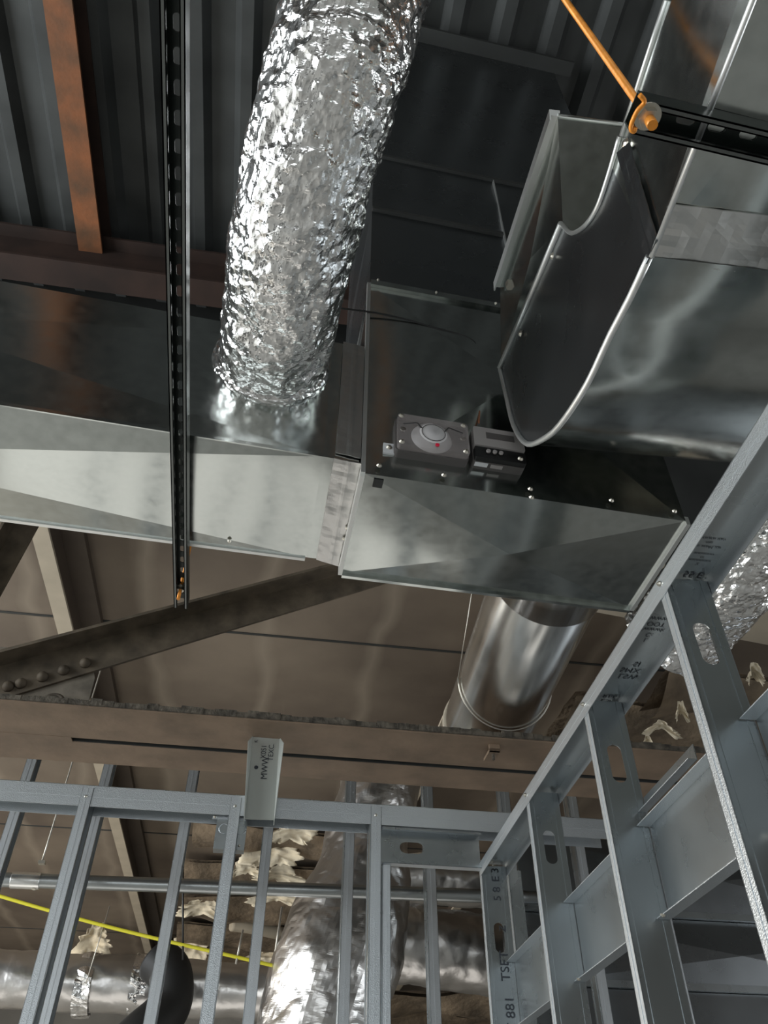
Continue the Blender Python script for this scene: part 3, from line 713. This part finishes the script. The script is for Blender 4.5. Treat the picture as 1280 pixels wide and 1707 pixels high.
# printed markings on the track web (seen from below)
def trk_pt(px, py): return Hh(px, py, 1.045 - .0015)
lines = [('ww wwM xw\nmu\nwvwww vwv', 1182, 905, .013), ('X\nwwwwwww\nru\nwwvwwwv', 1168, 932, .011), ("I.v.l\nC'T'i\n55 E Y", 1155, 972, .028), ('L\nC:\nfwwwk\nOOT\nfwwwk', 1088, 1050, .022),
         ('LSW\nSMX8\nSI', 1055, 1118, .030), ('ESP\nRE6', 1014, 1165, .026)]
for s_, x, y, sz in lines:
    text(s_, trk_pt(x, y) - ZZ * .001, -ts, td, sz, trk, squash=1.1) if False else text(s_, trk_pt(x, y) - ZZ * .001, ts, -td * 1, sz, trk, squash=.9)
# print on the corner stud web
P = studsR[0][1]; wn_ = td
def webp(px, py):
    d = ray(px, py); return O + d * (td.dot(P + td * .002 - O) / td.dot(d))
for s_, x, y, sz in [('E 3', 826, 1458, .04), ('5 8', 829, 1490, .04), ('Z', 838, 1548, .035), ('TSET', 842, 1610, .045), ('T 881', 852, 1690, .045)]:
    text(s_, webp(x, y), ZZ, ts if ZZ.cross(ts).dot(td) > 0 else -ts, sz, studsR[0][0])

# front wall
FP = Hh(0, 1310, 1.22)
def Fp(px, py, off=0): return Pl(px, py, FP - W_ * off)
FZ = CAMH + 1.165
a = Fp(-330, 1330); b = Fp(1012, 1370); a.z = FZ; b.z = FZ
b = a + U * (b - a).dot(U)
ftr = track(a, b, W_, .10, .078, 'long horizontal top track of the front stud wall under the tan chord', 'wall_track')
labs = ['left stud of the front wall with knurled face and wide web', 'middle stud of the front wall beside the junction box', 'right stud of the front wall where the header starts']
FS = []
for i, (x, lab) in enumerate(zip((-1.141, -.588, -.045), labs)):
    P = FP + U * ((V((x, 0, 0)) - FP).x / U.x); P = V((x, FP.y + (x - FP.x) * math.tan(ANG), 0)) - W_ * .003
    s = stud(P, FZ + .07, W_, U, .095, .042, lab, 'studs of the front wall', holes=[.9, 1.5]); FS.append((s, P))
    screw(V((P.x, P.y, FZ + .035)) + U * .02, -W_, s, .005)
# header between right front stud and the corner
a = Fp(630, 1440); hdz = a.z; L = (tA - a).dot(U) - .01
o = FS[2][1] + U * .045 + W_ * .02; o.z = hdz
q = MB(); t = .0022
q.plate(o, U, ZZ, [(0, 0), (L, 0), (L, .135), (0, .135)], [[(.12 + .028 * math.cos(k * math.pi / 9) + (.02 if math.cos(k * math.pi / 9) > 0 else -.02), .072 + .022 * math.sin(k * math.pi / 9)) for k in range(18)]], W_ * t, 0)
for z, e in ((0, 1), (.135, -1)):
    q.box(o + ZZ * z - W_ * .036, U * L, W_ * .036, ZZ * t * e, 1); q.box(o + ZZ * z - W_ * .036, U * L, W_ * t, ZZ * .009 * e, 0)
hdr = tag(q.build('header_stud', [M['stud'], M['knurl']]), 'horizontal header stud with an oval hole between front wall and corner', 'wall stud')
# short jamb under the header
s = stud(FS[2][1] + U * .048, hdz - .002, W_, U, .09, .03, 'short jamb stud doubled against the right front stud, below the header', 'studs of the front wall')

# hanging track piece with lettering
hp0, hp1 = Pl(412, 1226, FP - W_ * .01), Pl(476, 1231, FP - W_ * .01)
o = Pl(408, 1366, FP - W_ * .03); wq = .135; topz = hp0
ax_ = (Pl(444, 1228, FP + W_ * .02) - Pl(432, 1366, FP - W_ * .03)); L = ax_.length; ax_.normalize()
sd = (U - ax_ * U.dot(ax_)).normalized(); nn = sd.cross(ax_).normalized()
if nn.dot(W_) > 0: nn = -nn
br = thing('hanging_brace', Pl(432, 1366, FP - W_ * .03), 'light grey printed track piece hanging from the chord onto the front track', 'brace')
c = Pl(432, 1366, FP - W_ * .03)
q = MB(); q.box(c - sd * .055, sd * .11, ax_ * L, nn * -.002, 0); q.build('web', M['brace'], br)
for e in (-1, 1):
    q = MB(); b0 = c + sd * e * .055; q.hexa([b0 - ax_ * .02, b0 + nn * .036 - ax_ * .03, b0 + nn * .036 + sd * e * .016 + ax_ * (L - .05), b0 + ax_ * L], [p + sd * e * .0022 for p in [b0 - ax_ * .02, b0 + nn * .036 - ax_ * .03, b0 + nn * .036 + sd * e * .016 + ax_ * (L - .05), b0 + ax_ * L]]); q.build('flange', M['brace'], br)
ey = sd if ax_.cross(sd).dot(nn) > 0 else -sd
for s_, dy, dx, sz in (('X0S1\nTEXC.', .80, .01, .030), ('MWW', .60, .005, .036), ('K', .93, -.04, .02)):
    text(s_, c + ax_ * L * dy + sd * dx + nn * .0012, ax_, ey, sz, br)
for (dx, dy) in ((-.01, .25), (.01, .45)):
    p = c + ax_ * L * dy + sd * dx + nn * .001
q = MB(); p = c + ax_ * L * .60 - sd * .03 + nn * .001; q.tube([p, p + nn * .002], .008, 12); q.build('punched_dimple', M['ink'], br)
# junction box behind the middle stud
c = Fp(388, 1387, -.03)
jb = thing('junction_box', c, 'small galvanised junction box with knockouts behind the middle front stud', 'junction box')
q = MB(); q.box(c - U * .065 - ZZ * .065, U * .115, W_ * .045, ZZ * .12); q.build('box_body', M['stud'], jb)
q = MB()
for (dx, dz) in ((-.035, .01), (.03, .01)):
    rg = [c + U * (dx + .018 * math.cos(k * math.pi / 10)) + ZZ * (dz + .018 * math.sin(k * math.pi / 10)) - W_ * .002 for k in range(21)]; q.tube(rg, .0018, 6)
q.build('knockout', M['knurl'], jb)
q = MB(); q.box(c - U * .085 + ZZ * .045 - W_ * .002, U * .13, W_ * .003, ZZ * .018); q.build('mounting_ear', M['knurl'], jb)
screw(c - U * .075 + ZZ * .053 - W_ * .002, -W_, jb, .005); screw(c + U * .03 - ZZ * .05 - W_ * .002, -W_, jb, .004)

# back stud wall (other side of the chase)
B0_ = V((0, 4.3, 0)); blabs = ['leftmost', 'second from left', 'third from left', 'fourth from left', 'fifth from left', 'sixth from left']
bx = [-1.92, -1.52, -1.068, -.632, -.20, .235, .68, 1.08, 1.5]
desc = ['stud of the rear chase wall at the left frame edge', 'rear stud mostly hidden behind the left front stud', 'rear stud standing between the left front stud and the junction box',
        'rear stud just right of the junction box', 'rear stud in front of the big foil trunk, left of the right front stud', 'rear stud right of the header hole',
        'rear stud glimpsed behind the right track corner', 'rear stud seen between the second and third right-wall studs', 'rear stud seen beyond the third right-wall stud']
for x, lab in zip(bx, desc):
    P = V((x, 4.3 + x * math.tan(ANG), 0))
    stud(P, CAMH + 1.98, W_, U, .09, .052, lab, 'studs of the rear chase wall', holes=[CAMH + 1.7])
a = V((-2.6, 4.3 - 2.6 * math.tan(ANG), CAMH + 1.95)) - W_ * .003
track(a, a + U * 5.2, W_, .098, .04, 'top track of the rear chase wall hidden behind the chord')

# conduit with coupling
c0, c1 = Pl(-120, 1462, B0_ + W_ * .35 + V((0, 0, 0))), Pl(900, 1497, B0_ + W_ * .35)
cd = thing('conduit', c0, 'long galvanised conduit running level behind the studs', 'conduit')
q = MB(); q.tube([c0.lerp(c1, k / 8) for k in range(9)], .036, 20); q.build('pipe', M['conduit'], cd)
a, b = Pl(20, 1467, B0_ + W_ * .35), Pl(68, 1469, B0_ + W_ * .35); q = MB(); q.tube([a, a + (b - a) * .02, b - (b - a) * .02, b], .041, 20); q.build('coupling', M['galv_round'], cd)
screw(a.lerp(b, .85) - ZZ * .04, -ZZ, cd, .012)
q = MB(); p = Pl(70, 1438, B0_ + W_ * .35); q.cbox(p, U * .035, W_ * .03, ZZ * .016); q.build('wire_clip', M['nut'], cd)
def wire(pts, r, label, m='wire', cat='wire', name='hanger_wire', n=6, group=None):
    q = MB(); q.tube(spline(pts, n) if len(pts) > 2 else pts, r, 6); return tag(q.build(name, M[m]), label, cat, group)
up1 = Pl(123, 1263, B0_ + W_ * .35)
wire([Pl(70, 1436, B0_ + W_ * .35), up1, up1 + (up1 - Pl(70, 1436, B0_ + W_ * .35)) * 1.2], .0045, 'pale hanger wire holding the conduit near its coupling')
YP = B0_ + W_ * .9
wire([Pl(-40, 1482, YP), Pl(125, 1530, YP), Pl(250, 1562, YP), Pl(380, 1592, YP), Pl(470, 1613, YP)], .010, 'bright yellow cord strung across behind the studs', 'yellow', 'cord', 'yellow_cord')
wire([Pl(470, 1512, YP), Pl(456, 1606, YP)], .007, 'thin rod hanging left of the big foil trunk')
wire([Pl(405, 1550, YP), Pl(393, 1607, YP)], .006, 'short thin rod hanging above the foil-wrapped duct')
wire([Pl(183, 1510, YP), Pl(143, 1640, YP)], .003, 'fine wire beside the cream purlin above the wrapped duct')
wire([Pl(305, 1415, YP), Pl(305, 1600, YP)], .006, 'straight black hanger rod right of the rear stud', 'blackwire', 'rod', 'hanger_rod')

# ================================================================ BACKGROUND DUCTS
WP = B0_ + W_ * 1.7
def soft(a, s): return lambda p, t, th: noise.noise(p * s) * a + noise.noise(p * s * 3) * a * .3
q = MB(); pts = [Pl(x, y, WP) for x, y in ((-260, 1622), (0, 1632), (240, 1643), (470, 1655))]
q.tube(spline(pts, 40), .165, 48, True, 0, True, soft(.018, 5)); 
wd = thing('wrapped_duct', pts[0], 'foil-wrapped round duct running level at bottom left', 'duct')
q.build('foil_wrap', M['foil_soft'], wd)
for x in (145, 235):
    p = Pl(x, 1640, WP); q = MB(); q.tube([p - U * .05, p, p + U * .05], .175, 48, False, 0, False, soft(.02, 18)); q.build('tape_band', M['foil'], wd)
q = MB(); q.tube(spline([Pl(262, 1600, WP - W_ * .3), Pl(284, 1625, WP - W_ * .35), Pl(280, 1680, WP - W_ * .4), Pl(230, 1730, WP - W_ * .5), Pl(150, 1800, WP - W_ * .5)], 12), .13, 32)
tag(q.build('black_flex_pipe', M['blackrub']), 'black insulated pipe bending down in front of the wrapped duct', 'pipe')
TP = B0_ + W_ * 1.0
q = MB(); pts = [Pl(x, y, TP) for x, y in ((640, 1250), (615, 1385), (598, 1480), (566, 1590), (530, 1700), (490, 1850))]
sp2 = spline(pts, 40); rr = [.27 + .10 * math.exp(-((i / len(sp2) - .62) / .25) ** 2) for i in range(len(sp2))]
q.tube(sp2, rr, 96, True, 0, False, lambda p, t, th: noise.noise(p * 3) * .035 + noise.noise(p * 9) * .010 + abs(noise.noise(p * 17)) * .006)
tag(q.build('foil_trunk_duct', M['foil_soft']), 'big crumpled foil-jacketed trunk duct coming down behind the front wall', 'duct')
for (ya, yb, r, lab, k) in ((1465, 1478, .17, 'upper foil branch duct running right behind the header', 1.9), (1575, 1596, .25, 'lower foil branch duct running right below the conduit', 1.7)):
    PP = B0_ + W_ * k; q = MB(); pts = [Pl(600, ya - 4, PP), Pl(700, ya, PP), Pl(840, yb, PP), Pl(1010, yb + 25, PP)]
    q.tube(spline(pts, 40), r, 64, True, 0, True, lambda p, t, th: noise.noise(p * 5) * .02 + noise.noise(p * 16) * .006)
    tag(q.build('foil_branch_duct', M['foil_soft']), lab, 'duct')
# dark duct and rails behind the right wall
DPp = B0_ + W_ * .2
a = Pl(900, 1523, DPp); a.z = .3; RPp = DPp + W_ * .262; zr1, zr2 = Pl(1200, 1528, RPp).z, Pl(1200, 1647, RPp).z; z0, z1 = .3, Pl(1200, 1405, RPp).z
dk = thing('dark_duct', a, 'dark steel duct bank with pale rails behind the backing plates at lower right', 'duct')
zs = [z0, zr2 - .01, zr1 - .01, z1]
for k in range(3):
    q = MB(); p = V((a.x, a.y, zs[k])) + W_ * (.30 - .0 * k); h_ = ZZ * (zs[k + 1] - zs[k] - .01)
    f0, f1 = p, p + U * 2.6; b0, b1 = f0 + W_ * .45, f1 + W_ * .45; rect_duct(q, (f0, f1), (b0, b1), (b0 + h_, b1 + h_), (f0 + h_, f1 + h_), .02)
    q.build('duct_section', M['galv_dark'], dk)
for z in (zr2 - .017, zr1 - .017):
    q = MB(); q.box(V((a.x, a.y, z)) + W_ * .262, U * 2.6, W_ * .036, ZZ * .035); q.build('rail', M['stud'], dk)

# ================================================================ OLD INSULATION
def batt(px, py, h, la, lb, seed, label):
    c = Hh(px, py, h); q = MB(); nx, ny = 24, 8; g = []
    for s_ in (0, 1):
        rows = []
        for i in range(nx + 1):
            row = []
            for j in range(ny + 1):
                a = (i / nx - .5) * la; b = (j / ny - .5) * lb; e = noise.noise(V((a * 2.1, b * 3, seed)))
                p = c + U * a + W_ * (b + .1 * noise.noise(V((a * 1.3, 0, seed)))) + ZZ * (e * .09 - (.10 * (1 - (2 * j / ny - 1) ** 2) if s_ == 0 else -.03))
                row.append(p)
            rows.append(row)
        g.append(rows)
    for i in range(nx):
        for j in range(ny):
            q.face([g[0][i][j], g[0][i + 1][j], g[0][i + 1][j + 1], g[0][i][j + 1]], 0, True)
            q.face([g[1][i][j + 1], g[1][i + 1][j + 1], g[1][i + 1][j], g[1][i][j]], 0, True)
    return tag(weld(q.build('insulation_batt', M['batt']), 1e-4), label, 'insulation', 'old insulation batts under the ceiling')
bl = ['upper brown batt beside the top of the foil trunk', 'brown batt just above the conduit', 'brown batt just below the conduit', 'lower brown batt above the yellow cord',
      'lowest brown batt behind the wrapped duct']
for i, (x, y, lab) in enumerate([(440, 1400, bl[0]), (430, 1462, bl[1]), (430, 1520, bl[2]), (420, 1565, bl[3]), (400, 1600, bl[4])]):
    batt(x, y, 3.09, 1.5 + .2 * i, .6 + .16 * i, i * 3.3, lab)
batt(735, 1672, 1.8, 2.6, .6, 31, 'dark batt below the lower foil branch duct'); batt(735, 1700, 1.8, 2.6, .8, 37, 'lowest dark batt at the bottom of the frame, right of centre')
batt(1110, 1230, 2.5, 1.6, .9, 41, 'dark tattered batt behind the second and third right studs')
batt(1250, 1165, 2.35, 1.2, .45, 47, 'dark batt behind the nearest right stud, under the cream soffit')
def scrap(px, py, h, sx, sy, seed, label, m='paper', n=20):
    c = Hh(px, py, h); q = MB(); g = []; rnd = random.Random(seed); to = (O - c).normalized(); ex = U; ey = (to.cross(ex)).normalized()
    for i in range(n + 1):
        row = []
        for j in range(n + 1):
            a = i / n * 2 - 1; b = j / n * 2 - 1
            th = math.atan2(b, a); m_ = max(abs(a), abs(b))
            rag = 1 + m_ * (.55 * noise.noise(V((math.cos(th) * 1.4, math.sin(th) * 1.4, seed))) + .35 * noise.noise(V((math.cos(th) * 5, math.sin(th) * 5, seed * 1.7))))
            p = c + ex * (math.cos(th) * m_ * sx * rag) + ey * (math.sin(th) * m_ * sy * rag) + to * (.5 * min(sx, sy) * noise.noise(V((a * 2.4, b * 2.4, seed + 9))) + .3 * sy * abs(a)) - ZZ * .06 * a * a
            row.append(p)
        g.append(row)
    for i in range(n):
        for j in range(n):
            v = [g[i][j], g[i + 1][j], g[i + 1][j + 1], g[i][j + 1]]; q.face(v, 0, True); q.face([p - to * .012 for p in reversed(v)], 0, True)
    for k in range(n):
        for (a, b) in ((g[k][0], g[k + 1][0]), (g[k + 1][n], g[k][n]), (g[0][k + 1], g[0][k]), (g[n][k], g[n][k + 1])): q.face([a, b, b - to * .012, a - to * .012])
    return tag(weld(q.build('torn_paper_scrap', M[m]), 1e-4), label, 'paper scrap', 'torn insulation paper hanging from the ceiling')
for (x, y, sx, sy, lab) in [(487, 1386, .22, .09, 'torn cream paper at the top, left of the foil trunk'), (455, 1418, .26, .12, 'wide torn cream paper right of the junction box'),
      (412, 1448, .20, .07, 'small curled scrap just above the conduit, left'), (462, 1456, .28, .08, 'long scrap touching the top of the conduit by the trunk'),
      (335, 1512, .24, .09, 'white-edged scrap below the conduit beside the black rod'), (465, 1492, .28, .09, 'scrap just under the conduit by the trunk'),
      (318, 1575, .26, .15, 'drooping scrap on the yellow cord, left'), (447, 1592, .24, .11, 'scrap at the end of the yellow cord'), (158, 1566, .22, .22, 'ragged cream scrap by the cream purlin above the wrapped duct'),
      (330, 1590, .10, .14, 'narrow hanging scrap next to the black rod')]:
    scrap(x, y, 3.0, sx * 1.1, sy * 1.1, x * .37 + y * .11, lab)
wire([Hh(385, 1540, 3.0), Hh(420, 1545, 3.0), Hh(470, 1556, 3.0)], .09, 'pale pipe with cream covering crossing left of the trunk', 'cream', 'pipe', 'covered_pipe')
for (x, y, sx, sy, lab) in [(1100, 1208, .10, .03, 'long curled paper strip behind the third right stud'), (1078, 1232, .04, .03, 'small tan curl at the tip of the long paper strip'),
      (1255, 1118, .05, .04, 'pinkish tuft near the right edge'), (1133, 1180, .04, .04, 'pinkish tuft beside the nearest stud')]:
    scrap(x, y, 2.2, sx, sy, x * .3, lab)
